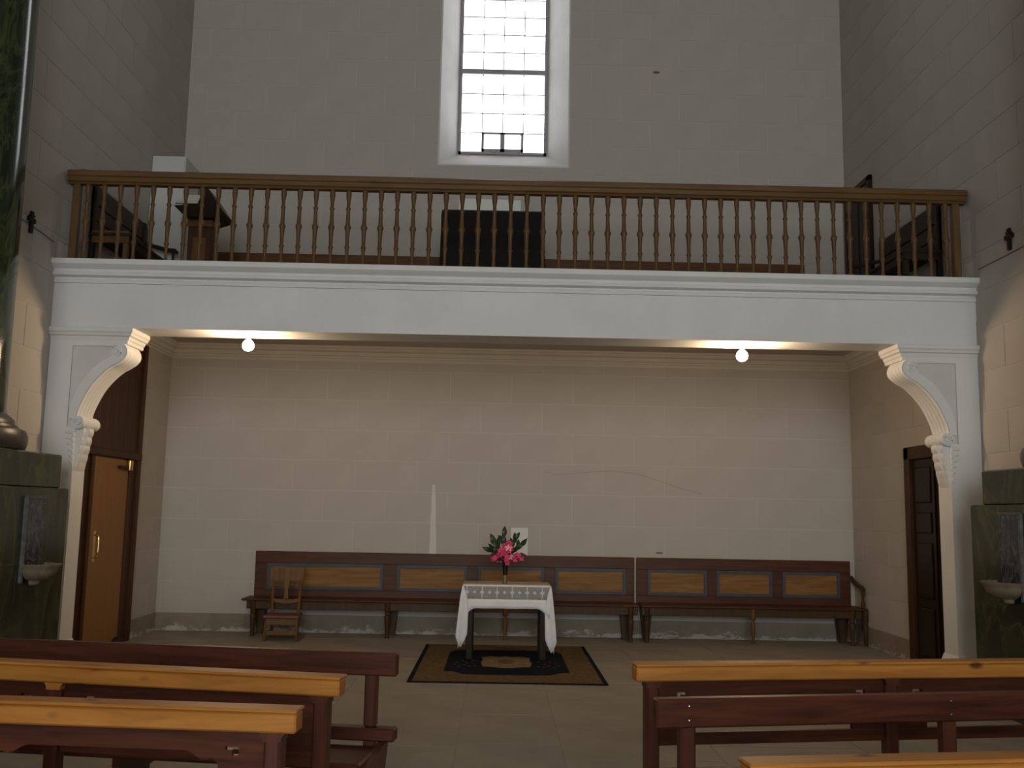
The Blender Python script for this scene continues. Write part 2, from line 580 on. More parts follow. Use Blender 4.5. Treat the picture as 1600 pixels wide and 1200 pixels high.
# gallery window: splayed reveal, frame, bars, panes
mb = MB()
o4 = [(WX0, WZ0), (WX1, WZ0), (WX1, WZ1), (WX0, WZ1)]
i4 = [(GX0, GZ0), (GX1, GZ0), (GX1, GZ1), (GX0, GZ1)]
v = [(p[0], DB - .006, p[1]) for p in o4] + [(p[0], GY, p[1]) for p in i4]
mb.add(v, [(0, 1, 5, 4), (1, 2, 6, 5), (2, 3, 7, 6), (3, 0, 4, 7)])
o5 = [(WX0 - .02, WZ0 - .02), (WX1 + .02, WZ0 - .02), (WX1 + .02, WZ1 + .02), (WX0 - .02, WZ1 + .02)]
v2 = [(p[0], DB - .006, p[1]) for p in o4] + [(p[0], DB - .006, p[1]) for p in o5] + [(p[0], DB, p[1]) for p in o5]
mb.add(v2, [(0, 1, 5, 4), (1, 2, 6, 5), (2, 3, 7, 6), (3, 0, 4, 7), (4, 5, 9, 8), (5, 6, 10, 9), (6, 7, 11, 10), (7, 4, 8, 11)])
REVEAL = plain('reveal_paint', (.62, .61, .59), .8, .06, 3)
reveal = mb.build('reveal', REVEAL)
win = thing('window_1', 'tall bright leaded window in a splayed reveal above the gallery', 'window', ((GX0 + GX1) / 2, GY, GZ0), kind='structure')
def wpart(name, mb, m):
    o = mb.build(name, m)
    o.parent = win
    o.matrix_parent_inverse = Matrix.Translation(-Vector(win.location))
    return o
reveal.parent = win
reveal.matrix_parent_inverse = Matrix.Translation(-Vector(win.location))
LEAD = plain('lead_bar', (.2, .19, .2), .5)
IRONF = plain('iron_frame_bloom', (.34, .32, .36), .5)  # bloom from the window put into the frame colour, paler and violet
mb = MB()
fw = .035
for (a, b, c, d) in ((GX0, GX0 + fw, GZ0, GZ1), (GX1 - fw, GX1, GZ0, GZ1), (GX0, GX1, GZ0, GZ0 + fw), (GX0, GX1, GZ1 - fw, GZ1)):
    mb.box(a, b, GY - .03, GY + .02, c, d)
wpart('window_frame', mb, IRONF)
wpart('transom', MB().box(GX0, GX1, GY - .035, GY + .02, 7.605, 7.675), IRONF)
PW = (GX1 - GX0 - 2 * fw) / 4
xs4 = [GX0 + fw + PW * i for i in range(5)]
rows = [GZ0 + fw + (7.605 - GZ0 - fw) * i / 4 for i in range(5)]
rows_u = [7.675 + .262 * i for i in range(9)]
rows_u[-1] = GZ1 - fw
for x in xs4[1:4]:
    wpart('lead_bar', MB().box(x - .006, x + .006, GY - .008, GY + .008, GZ0, GZ1), LEAD)
for z in rows[1:4] + rows_u[1:8]:
    wpart('lead_bar', MB().box(GX0, GX1, GY - .008, GY + .008, z - .005, z + .005), LEAD)
for zz in (rows, rows_u):
    for j in range(len(zz) - 1):
        for i in range(4):
            wpart('pane', MB().box(xs4[i] + .004, xs4[i + 1] - .004, GY - .002, GY + .002, zz[j] + .004, zz[j + 1] - .004), GLASS)
            if zz is rows and j == 0 and i in (1, 2):
                x0, x1, z0, z1 = xs4[i], xs4[i + 1], zz[0], zz[1]
                m = MB()
                for (a, b, c, d) in ((x0, x0 + .03, z0, z1), (x1 - .03, x1, z0, z1), (x0, x1, z0, z0 + .045), (x0, x1, z1 - .025, z1)):
                    m.box(a, b, GY - .028, GY + .01, c, d)
                wpart('vent_frame', m, IRONF)

# gallery floor, beam and mouldings
gfloor = MB().box(XL, XR, DF + .02, DB, ZC, ZG).build('floor_gallery', CEILP)
tag(gfloor, 'gallery deck whose plastered underside is the low ceiling', 'floor', kind='structure')
BY1 = 9.55
beam = MB().box(XL, XR, DF, BY1, 3.205, ZC + .02).build('gallery_beam', WHITE)
tag(beam, 'white plastered beam carrying the front of the gallery', 'beam', kind='structure')
prof = [(DF, 3.63), (DF - .018, 3.632), (DF - .022, 3.66), (DF - .010, 3.668), (DF - .010, 3.685), (DF - .055, 3.70), (DF - .06, 3.725),
        (DF - .038, 3.735), (DF - .045, 3.76), (DF - .085, 3.785), (DF - .105, 3.80), (DF - .11, 3.845), (DF - .10, 3.85), (DF + .35, 3.85), (DF + .35, 3.63)]
led = MB().prism(prof, XL, XR, 'x').build('ledge_moulding', WHITE, beam)
# cornice under the gallery
cprof = [(0, 3.44), (.012, 3.44), (.016, 3.475), (.03, 3.478), (.034, 3.505), (.052, 3.51), (.06, 3.555), (.09, 3.57), (.10, 3.60), (.115, 3.605), (.118, 3.63), (0, 3.63)]
CORN = plain('cornice_paint', (.55, .52, .485), .8, .05)
o = MB().prism([(DB - d, z) for d, z in cprof], XL, XR, 'x').build('trim_1', CORN)
tag(o, 'pale moulded cornice along the end wall under the gallery', 'cornice', kind='structure')
o = MB().prism([(XL + d, z) for d, z in cprof], BY1, DB - .001, 'y').build('trim_2', CORN)
tag(o, 'pale moulded cornice above the brown door', 'cornice', kind='structure')
o = MB().prism([(XR - d, z) for d, z in cprof], BY1, DB - .001, 'y').build('trim_3', CORN)
tag(o, 'pale moulded cornice above the dark panelled door', 'cornice', kind='structure')

# pilasters with scrolled consoles (d = distance from the side wall, s = +1 left / -1 right)
curve = [(.69, 3.05), (.722, 3.01), (.732, 2.965), (.712, 2.92), (.655, 2.875), (.58, 2.83), (.49, 2.745), (.41, 2.64), (.35, 2.52), (.312, 2.42), (.298, 2.34)]
inner = [(.60, 3.045), (.575, 2.99), (.585, 2.935), (.51, 2.885), (.425, 2.815), (.35, 2.71), (.285, 2.60), (.25, 2.49), (.235, 2.34)]
def smooth_curve(pts, n=6):
    P = [Vector((a, b, 0)) for a, b in pts]
    out = []
    for i in range(len(P) - 1):
        p0, p1, p2, p3 = P[max(i - 1, 0)], P[i], P[i + 1], P[min(i + 2, len(P) - 1)]
        for k in range(n):
            t = k / n
            q = .5 * ((2 * p1) + (p2 - p0) * t + (2 * p0 - 5 * p1 + 4 * p2 - p3) * t * t + (3 * p1 - p0 - 3 * p2 + p3) * t ** 3)
            out.append((q.x, q.y))
    out.append(pts[-1])
    return out
def pilaster(s, X0, label):
    t = thing('pilaster', label, 'pilaster', (X0 + s * .005, DF, 0))
    W = WHITE
    dep = .27
    def b(m, d0, d1, y0, y1, z0, z1): return m.box(min(s * d0, s * d1), max(s * d0, s * d1), y0, y1, z0, z1)
    b(MB(), 0, .30, 0, dep, .3, 2.26).build('shaft', W, t)
    pl = [(0, 0), (.33, 0), (.33, .24), (.315, .27), (.30, .30), (0, .30)]
    MB().prism([(s * d, z) for d, z in pl], -.015, dep + .015).build('plinth', W, t)
    # body of the bracket behind the recessed panel
    body = [(0, 2.26), (.30, 2.26)] + curve[::-1] + [(0, 3.05)]
    MB().prism([(s * d, z) for d, z in body], .02, dep + .08).build('bracket_body', plain('bracket_panel', (.58, .565, .55), .8, .05), t)
    m = MB()
    b(m, 0, .215, 0, .03, 2.26, 3.05)
    b(m, .215, .655, 0, .03, 3.03, 3.05)
    m.build('stile', W, t)
    cs, ins = smooth_curve(curve, 4), smooth_curve(inner, 4)
    MB().prism([(s * d, z) for d, z in cs + ins[::-1]], -.012, .03).build('scroll_band', W, t, True)
    # fluted inner face
    m = MB()
    C = smooth_curve(curve, 4)
    nr, sub = 5, 6
    ns = nr * sub
    vv, ff = [], []
    for i, (d, z) in enumerate(C):
        a, c = C[max(i - 1, 0)], C[min(i + 1, len(C) - 1)]
        tx, tz = c[0] - a[0], c[1] - a[1]
        L = math.hypot(tx, tz)
        nx, nz = -tz / L, tx / L
        for k in range(ns + 1):
            y = -.012 + (dep + .092) * k / ns
            h = .004 + .013 * abs(math.sin(PI * k / sub))
            vv.append((s * (d + nx * h), y, z + nz * h))
    for i in range(len(C) - 1):
        for k in range(ns):
            q = i * (ns + 1) + k
            ff.append((q, q + 1, q + ns + 2, q + ns + 1))
    m.add(vv, ff)
    m.build('fluting', W, t, True)
    # small spiral eye at the top and rolled volute at the foot
    m = MB()
    sp = []
    for k in range(40):
        a = k / 39 * 3.4 * PI
        r = .058 - .0145 * a / PI
        sp.append((s * (.628 + r * math.cos(a - 1.2)), -.014, 2.99 + r * math.sin(a - 1.2)))
    m.tube(sp, .010, 6)
    m.build('spiral', W, t, True)
    m = MB()
    pr = []
    for k in range(31):
        y = -.02 + (dep + .10) * k / 30
        pr.append((.062 + .005 * abs(math.sin(PI * k / 6)), y))
    m.lathe(pr, s * .325, 0, 2.30, 20, 'y')
    vol = m.build('volute', W, t, True)
    m = MB()
    sp = []
    for k in range(40):
        a = -k / 39 * 3.6 * PI
        r = .058 - .013 * abs(a) / PI
        sp.append((s * (.325 + r * math.cos(a + 1.2)), -.024, 2.30 + r * math.sin(a + 1.2)))
    m.tube(sp, .009, 6)
    m.build('spiral', W, vol, True)
    # acanthus leaf hanging under the volute
    zs = [2.25 - .40 * k / 60 for k in range(61)]
    def reach(z):
        u = (2.25 - z) / .40
        return .30 + (.105 * (1 - u) ** .8) * (.86 + .14 * abs(math.sin(u * PI * 5.0)))
    for y0, y1, kx in ((.02, .075, .72), (.08, .19, 1.0), (.195, .25, .72)):
        poly = [(.29, 2.25)] + [(.30 + (reach(z) - .30) * kx, z) for z in zs] + [(.29, 1.85)]
        MB().prism([(s * d, z) for d, z in poly], y0, y1).build('acanthus_leaf', W, t)
    for k in range(6):
        z = 2.21 - .055 * k
        m = MB().sphere((s * (.245 + .007 * k), -.002, z), (.042 - .005 * k, .008, .016), 8, 5)
        m.sphere((s * (.285 + .001 * k), -.002, z - .02), (.014, .010, .03), 8, 5)
        m.build('leaf_lobe', W, t, True)
    # cap moulding under the beam, mitred round its free corner
    offs = [(-.03, 3.05), (-.01, 3.055), (-.006, 3.085), (.004, 3.095), (.012, 3.12), (.03, 3.13), (.036, 3.148), (.05, 3.165), (.052, 3.19), (.044, 3.204)]
    m = MB()
    vv = []
    for o_, z in offs:
        f = max(0, o_)
        vv += [(0, -f, z), (s * (.735 + o_), -f, z), (s * (.735 + o_), BY1 - DF - .01, z), (0, BY1 - DF - .01, z)]
    ff = [(4 * i + k, 4 * i + (k + 1) % 4, 4 * i + 4 + (k + 1) % 4, 4 * i + 4 + k) for i in range(len(offs) - 1) for k in range(4)]
    ff += [(0, 1, 2, 3), tuple(4 * (len(offs) - 1) + k for k in range(4))]
    m.add(vv, ff).build('cap_moulding', W, t)
pilaster(1, XL, 'white pilaster with scrolled fluted bracket beside the brown door')
pilaster(-1, XR, 'white pilaster with scrolled fluted bracket beside the dark panelled door')

# ------------------------------------------------------------------ doors
d1 = thing('door_1', 'wooden doorway with light brown leaf, brass handle and boarded panel above', 'door', (XL, 10.7, 0), kind='structure')
def dbox(y0, y1, z0, z1, t, y_c): return MB().box(0, t, y0 - y_c, y1 - y_c, z0, z1)
yc = 10.7
m = MB()
for (a, b, c, d) in ((9.42, 10.24, 0, 2.10), (11.18, 11.50, 0, 2.10)):
    m.box(.0, .03, a - yc, b - yc, c, d)
m.build('side_panel', DOORW, d1)
for k in range(9):
    a = 9.42 + k * (11.46 - 9.42) / 9
    MB().bbox(0, .032, a - yc, a + 2.04 / 9 - .006 - yc, 2.14, 3.43, .004).build('board', DOORW, d1)
MB().bbox(0, .07, 9.42 - yc, 11.54 - yc, 2.06, 2.14, .008).build('transom_rail', DOORW, d1)
MB().bbox(0, .06, 11.46 - yc, 11.55 - yc, 0, 3.43, .008).build('door_post', DOORW, d1)
MB().bbox(0, .06, 10.16 - yc, 10.235 - yc, 0, 2.06, .008).build('door_post', DOORW, d1)
MB().bbox(0, .06, 11.19 - yc, 11.26 - yc, 0, 2.06, .008).build('door_post', DOORW, d1)
lf = MB().bbox(.005, .05, 10.245 - yc, 11.18 - yc, .01, 2.045, .004).build('door_leaf', DOORL, d1)
m = MB()
m.tube([(.05, 10.36 - yc, .99), (.095, 10.36 - yc, 1.0), (.10, 10.36 - yc, 1.05), (.10, 10.36 - yc, 1.17), (.095, 10.36 - yc, 1.22), (.05, 10.36 - yc, 1.23)], .010)
m.box(.05, .055, 10.33 - yc, 10.39 - yc, .95, 1.27)
m.build('door_handle', BRASS, lf, True)
m = MB().lathe([(.032, 0), (.034, .01), (.034, .11), (.02, .12)], .085, 11.13 - yc, 1.93, 14)
m.build('door_closer', BRASS, lf, True)
MB().box(.05, .09, 10.86 - yc, 11.12 - yc, 1.945, 1.975).build('closer_arm', IRON, lf)
MB().prism([(10.85 - yc, .0), (11.12 - yc, .0), (11.12 - yc, .09)], .05, .09, 'x').build('door_stop', IRON, lf)
# right door
d2 = thing('door_2', 'dark double door with raised panels in a thick frame', 'door', (XR, 10.0, 0), kind='structure')
yc = 10.0
m = MB()
for (a, b, c, d) in ((10.63, 10.76, 0, 2.33), (9.42, 9.54, 0, 2.33), (9.42, 10.76, 2.19, 2.33)):
    m.bbox(-.07, 0, a - yc, b - yc, c, d, .01)
m.build('door_frame', DOORW, d2)
for (a, b) in ((9.545, 10.075), (10.085, 10.625)):
    lf = MB().bbox(-.03, 0, a - yc, b - yc, .01, 2.185, .004).build('door_leaf', DOORB, d2)
    for (c, d) in ((.12, .62), (.72, 1.30), (1.40, 1.62), (1.72, 2.10)):
        MB().bbox(-.045, -.028, a + .09 - yc, b - .09 - yc, c, d, .012).build('door_panel', DOORB, lf)
MB().box(-.05, -.0, 10.06 - yc, 10.10 - yc, .01, 2.185).build('astragal', DOORB, d2)
# gallery door
d3 = thing('door_3', 'narrow dark door standing ajar in the gallery side wall', 'door', (XR, 11.95, ZG), kind='structure')
yc = 11.95
m = MB()
for (a, b, c, d) in ((11.56, 11.64, 0, 1.93), (12.34, 12.42, 0, 1.93), (11.56, 12.42, 1.86, 1.93)):
    m.bbox(-.05, 0, a - yc, b - yc, c, d, .006)
m.build('door_frame', DOORB, d3)
MB().box(-.01, 0, 11.64 - yc, 12.34 - yc, 0, 1.86).build('passage_wall', PAPER, d3)
MB().bbox(-.035, -.012, 11.655 - yc, 11.94 - yc, 0, 1.83, .004).build('door_leaf', DOORB, d3)
MB().bbox(-.035, -.012, 11.975 - yc, 12.335 - yc, 0, 1.85, .004).build('door_leaf', DOORB, d3)

# ------------------------------------------------------------------ balustrade
YB = 9.20
bal = thing('balustrade', 'brown wooden balustrade with turned balusters on the gallery ledge', 'balustrade', (0, YB, ZG))
hr = [(-.075, .96), (-.075, .915), (-.062, .905), (-.062, .865), (-.045, .855), (-.035, .84), (.035, .84), (.045, .855), (.062, .865), (.062, .905), (.075, .915), (.075, .96), (.05, .975), (-.05, .975)]
ZR = 4.76 - ZG - .975
MB().prism([(y, z + ZR) for y, z in hr], -4.215, 4.545, 'x').build('handrail', RAILW, bal)
HB = .84 + ZR
MB().box(-4.19, 4.52, -.028, .028, 0, .012).build('foot_rail', RAILW, bal)
bp = [(.022, .012), (.022, .05), (.016, .06), (.015, .12), (.019, .19), (.025, .20), (.025, .212), (.018, .222), (.019, .30), (.023, .375), (.031, .395), (.033, .408), (.030, .42), (.022, .435), (.019, .50),
      (.017, .575), (.024, .588), (.024, .60), (.016, .61), (.018, .66), (.024, .70), (.026, .72), (.026, .775)]
bme = MB().lathe([(r, z * HB / .775) for r, z in bp], n=10).mesh('baluster', RAILWZ, True)
for i in range(54):
    inst('baluster', bme, bal, (-4.034 + (4.352 + 4.034) * i / 53, 0, 0))
for x in (-4.135, 4.445):
    m = MB()
    m.bbox(x - .035, x + .035, -.035, .035, .0, HB, .006)
    m.build('newel_post', RAILWZ, bal)
MB().sphere((-4.09, 0, .975 + ZR), (.05, .04, .02)).build('knob', IRON, bal)

# ------------------------------------------------------------------ gallery furniture
def side_bench(X0, s, label, y0, y1, grp):
    t = thing('gallery_bench', label, 'bench', (X0, (y0 + y1) / 2, ZG), group=grp)
    h = (y1 - y0) / 2
    def b(d0, d1, a, c, z0, z1, ch=.006): return MB().bbox(min(s * d0, s * d1), max(s * d0, s * d1), a, c, z0, z1, ch)
    for (z0, z1) in ((.45, .60), (.61, .76), (.77, .98)):
        b(.02, .05, -h, h, z0, z1).build('back_board', GWOODY, t)
    b(.02, .44, -h - .02, h + .02, .42, .455).build('seat', GWOODY, t)
    b(.40, .425, -h + .03, h - .03, .34, .42).build('apron', GWOODY, t)
    for y in (-h + .03, h - .03):
        b(.02, .07, y - .03, y + .03, 0, .98).build('leg', GWOODY, t)
        b(.37, .42, y - .03, y + .03, 0, .42).build('leg', RAILWZ if s > 0 else GWOODY, t)
    for y in (h - .03, ):
        m = MB()
        m.tube([(s * .05, y, .74), (s * .2, y, .70), (s * .33, y, .665), (s * .42, y, .66), (s * .45, y, .63)], [.022, .024, .026, .026, .02])
        m.build('armrest', GWOODY, t, True)
        MB().lathe([(.018, 0), (.024, .05), (.015, .12), (.02, .2)], s * .40, y, .455, 10).build('arm_spindle', GWOODY, t, True)
    b(.05, .43, -h - .012, -h + .02, .35, .48).build('end_board', RAILW if s > 0 else GWOODY, t)
side_bench(XL, 1, 'dark high-backed bench on the gallery beside the white cabinet', 9.75, 11.2, 'gallery side benches')
side_bench(XR, -1, 'dark high-backed bench on the gallery beside the narrow ajar door', 9.72, 11.25, 'gallery side benches')
def back_bench(x0, x1, label):
    t = thing('gallery_bench', label, 'bench', ((x0 + x1) / 2, DB - .25, ZG))
    h = (x1 - x0) / 2
    MB().bbox(-h, h, .19, .225, .40, 1.0, .006).build('backrest', GWOODX, t)
    MB().bbox(-h, h, -.2, .2, .42, .455, .006).build('seat', GWOODX, t)
    for x in (-h + .06, 0, h - .06):
        for y in (-.16, .18):
            MB().bbox(x - .03, x + .03, y - .03, y + .03, 0, .42, .004).build('leg', GWOODX, t)
back_bench(-3.72, -.968, 'brown bench against the gallery end wall beside the lectern')
back_bench(-.95, 4.0, 'long brown bench against the gallery end wall behind the black covered instrument')

# harmonium under a black cloth
t = thing('covered_harmonium', 'upright instrument hidden under a black cloth in the gallery', 'instrument', (-.11, 11.15, ZG))
MB().bbox(-.55, .55, -.16, .22, 0, 1.12, .02).build('case', DOORB, t)
m = MB()
vv, ff = [], []
NX, levels = 64, [(.0, .03), (.10, .022), (.3, .012), (.6, .004), (.9, 0), (1.10, 0), (1.155, -.008), (1.172, -.03)]
def ring(off, fl):
    pts = []
    hx, y0, y1 = .60 + off, -.21 - off, .27 + off
    per = [(-hx, y0), (hx, y0), (hx, y1), (-hx, y1)]
    n = NX // 4
    for a in range(4):
        p, q = per[a], per[(a + 1) % 4]
        for k in range(n):
            u = k / n
            x, y = p[0] + (q[0] - p[0]) * u, p[1] + (q[1] - p[1]) * u
            wv = fl * .5 * math.sin(u * 2 * PI * 4 + a)
            pts.append((x + (wv if a in (1, 3) else 0), y + (wv if a in (0, 2) else 0)))
    return pts
for z, off in levels:
    for (x, y) in ring(off, max(off, 0)):
        vv.append((x + (.03 * (1 - z) ** 3 if x > .5 else 0), y, z))
n = NX
for j in range(len(levels) - 1):
    for i in range(n):
        ff.append((j * n + i, j * n + (i + 1) % n, (j + 1) * n + (i + 1) % n, (j + 1) * n + i))
ff.append(tuple((len(levels) - 1) * n + i for i in range(n)))
m.add(vv, ff)
m.build('black_cloth', BLACKC, t, True)
# sheet on the wall above it
o = MB().prism([(-.58, 5.36), (.24, 5.36), (.24, 5.655), (-.05, 5.66), (-.58, 5.665)], DB - .012, DB - .006).build('wall_sheet', PAPER)
tag(o, 'pale rectangular sheet fixed on the wall below the bright window', 'sheet')
# white cabinet
t = thing('white_cabinet', 'tall white box cabinet against the gallery side wall', 'cabinet', (XL + .21, 11.6, ZG))
MB().bbox(-.205, .20, -.22, .30, 0, 1.89, .006).build('body', CABW, t)
MB().bbox(-.195, .19, -.235, -.22, .06, 1.85, .004).build('door', CABW, t)
MB().sphere((-.15, -.1, 1.90), (.018, .018, .03)).build('knob', CABW, t, True)
# lectern with open book
t = thing('lectern', 'dark wooden lectern with a sloping desk on the gallery', 'lectern', (-3.32, 10.55, ZG))
MB().bbox(-.18, .18, -.16, .16, 0, .06, .01).build('base', DOORB, t)
MB().bbox(-.13, .13, -.12, .12, .06, .74, .008).build('pedestal', DOORW, t)
MB().bbox(-.075, .075, -.135, -.115, .14, .62, .006).build('panel', CHAIRW, t)
MB().bbox(-.14, .14, -.13, .13, .74, .82, .008).build('collar', CHAIRW, t)
desk_p = [(-.24, .90), (-.15, .83), (.13, .83), (.24, .85), (.26, .90), (.10, 1.12), (.06, 1.12), (-.0, .93)]
MB().prism([(-.28, .955), (-.16, .84), (.12, .82), (.24, .86), (.26, .90), (.08, 1.16), (.04, 1.16), (-.02, .97)], -.2, .2).build('sloping_desk', DOORB, t)
MB().prism([(-.17, .968), (.17, .968), (.17, 1.155), (.165, 1.155)], -.2, -.06, 'x').build('book_rest', DOORB, t)
t = thing('open_book', 'white open book lying on the gallery lectern', 'book', (-3.42, 10.55, ZG + 1.075))
t.rotation_euler = (.5, 0, 0)
m = MB()
for s in (-1, 1):
    c, sn = math.cos(.35), math.sin(.35)
    pts = [(-.16, 0), (.08, 0), (.08, .022), (-.16, .022)]
    v = []
    for y in ((0, .19) if s > 0 else (-.19, 0)):
        for (x, z) in pts:
            v.append((x, y, z + .02 * (1 - abs(y) / .19) * 0 + .005))
    m.add(v, [(0, 1, 2, 3), (4, 7, 6, 5), (0, 4, 5, 1), (1, 5, 6, 2), (2, 6, 7, 3), (3, 7, 4, 0)])
m.build('pages', PAPER, t)
MB().box(-.17, .09, -.2, .2, -.002, .006).build('cover', DOORW, t)

# ------------------------------------------------------------------ wall crosses, cables
def wall_cross(X, s, y, z, label):
    t = thing('wall_cross', label, 'cross', (X + s * .006, y, z), group='small wall crosses')
    m = MB().bbox(min(0, s * .025), max(0, s * .025), -.024, .024, -.10, .10, .006)
    m.build('upright', DOORB, t)
    m = MB().bbox(min(0, s * .026), max(0, s * .026), -.066, .066, .0, .045, .006)
    m.build('crossbar', DOORB, t)
    m = MB().bbox(min(0, s * .03), max(0, s * .03), -.034, .034, .05, .07, .004)
    m.build('title_board', DOORB, t)
wall_cross(XL, 1, 8.55, 4.05, 'small dark wooden cross on the wall past the white cabinet end')
wall_cross(XR, -1, 8.43, 4.06, 'small dark wooden cross on the wall past the ajar gallery door')
def cable(X, s, pts, label):
    o = MB().tube([(X + s * .012, y, z) for y, z in pts], .004, 6).build('wall_cable', plain('cable_grey', (.10, .095, .095), .6))
    tag(o, label, 'cable')
cable(XL, 1, [(9.02, 4.0), (8.75, 4.02), (8.4, 4.03)], 'thin dark cable running along the wall below the cross near the white cabinet')
cable(XR, -1, [(9.02, 3.93), (8.5, 3.93), (7.8, 3.935), (7.0, 3.94)], 'thin dark cable running along the wall below the cross near the ajar door')

# ------------------------------------------------------------------ marble columns, pedestals, fonts
def big_column(X0, s, yc, ped_far_up, ped_far_low, dl, label):
    t = thing('marble_column', label, 'column', (X0, yc, 0))
    def b(d0, d1, a, c, z0, z1, ch): return MB().bbox(min(s * d0, s * d1), max(s * d0, s * d1), a - yc, c - yc, z0, z1, ch)
    yn = yc - (ped_far_low - yc)
    b(0, dl, yn, ped_far_low, 0, 1.675, .012).build('pedestal', GMARB2, t)
    b(0, dl - .05, yn + .07, ped_far_up, 1.675, 1.965, .012).build('upper_pedestal', GMARB2, t)
    cx = dl - .05 - .63
    r0 = .455
    pr = [(.60, 1.965), (.62, 1.98), (.635, 2.03), (.635, 2.08), (.615, 2.125), (.56, 2.145), (.555, 2.165), (.53, 2.17), (.525, 2.21), (.50, 2.235), (.48, 2.25)]
    MB().lathe(pr, s * cx, 0, 0, 40).build('base_moulding', BASEM, t, True)
    MB().lathe([(r0 + .02, 2.25), (r0 + .006, 2.28), (r0, 2.33), (r0 - .01, 5), (r0 - .05, HN - .9)], s * cx, 0, 0, 48).build('shaft', GMARB, t, True)
    MB().lathe([(r0 - .05, HN - .9), (r0, HN - .85), (r0 + .02, HN - .6), (r0 + .14, HN - .4), (r0 + .16, HN)], s * cx, 0, 0, 32).build('capital', WHITE, t, True)
big_column(XL, 1, 7.77, 8.567, 8.635, .503, 'green marble column on a stepped pedestal beside the cross and white cabinet wall')
big_column(XR, -1, 7.45, 8.25, 8.37, .506, 'green marble column on a stepped pedestal beside the dark panelled door')
def font(X, s, y, z, label):
    t = thing('holy_water_font', label, 'font', (X + s * .002, y, z), group='holy water fonts')
    MB().bbox(min(0, s * .02), max(0, s * .02), -.17, .14, -.02, .53, .006).build('back_panel', BMARB, t)
    m = MB()
    for (a, b, c, d) in ((-.19, -.165, -.14, .54), (-.17, .14, .525, .545)):
        m.box(min(0, s * .028), max(0, s * .028), a, b, c, d)
    m.build('back_rim', plain('font_rim', (.09, .085, .085), .4, .4, 20), t)
    pr = [(.02, -.17), (.05, -.16), (.06, -.13), (.10, -.12), (.17, -.08), (.185, -.05), (.19, -.03), (.21, -.015), (.215, .0), (.20, .004), (.17, -.03), (.10, -.07), (.0, -.08)]
    MB().lathe(pr, s * .022, 0, 0, 20, 'z', *((-PI / 2, PI / 2) if s > 0 else (PI / 2, 3 * PI / 2))).build('bowl', FONTS, t, True)
font(XL + .503, 1, 8.02, 1.06, 'stone holy water font on the pedestal beside the brown door')
font(XR - .506, -1, 7.72, 1.07, 'stone holy water font on the pedestal beside the dark panelled door')

# ------------------------------------------------------------------ lamps
BM = emit('glowing_bulb', (1.0, .73, .45), BULB)
def lamp(x, label):
    t = thing('bulb_lamp', label, 'lamp', (x, 9.32, 3.205), group='gallery lamps')
    MB().lathe([(.035, 0), (.035, -.012), (.022, -.02), (.020, -.05), (.024, -.055)][::-1], n=16).build('socket', SOCK, t, True)
    MB().lathe([(0.001, -.165), (.03, -.158), (.05, -.138), (.056, -.112), (.05, -.086), (.032, -.064), (.02, -.052)], n=20).build('bulb', BM, t, True)
lamp(-2.435, 'lit round bulb under the gallery beam nearer the brown door')
lamp(2.36, 'lit round bulb under the gallery beam nearer the dark panelled door')

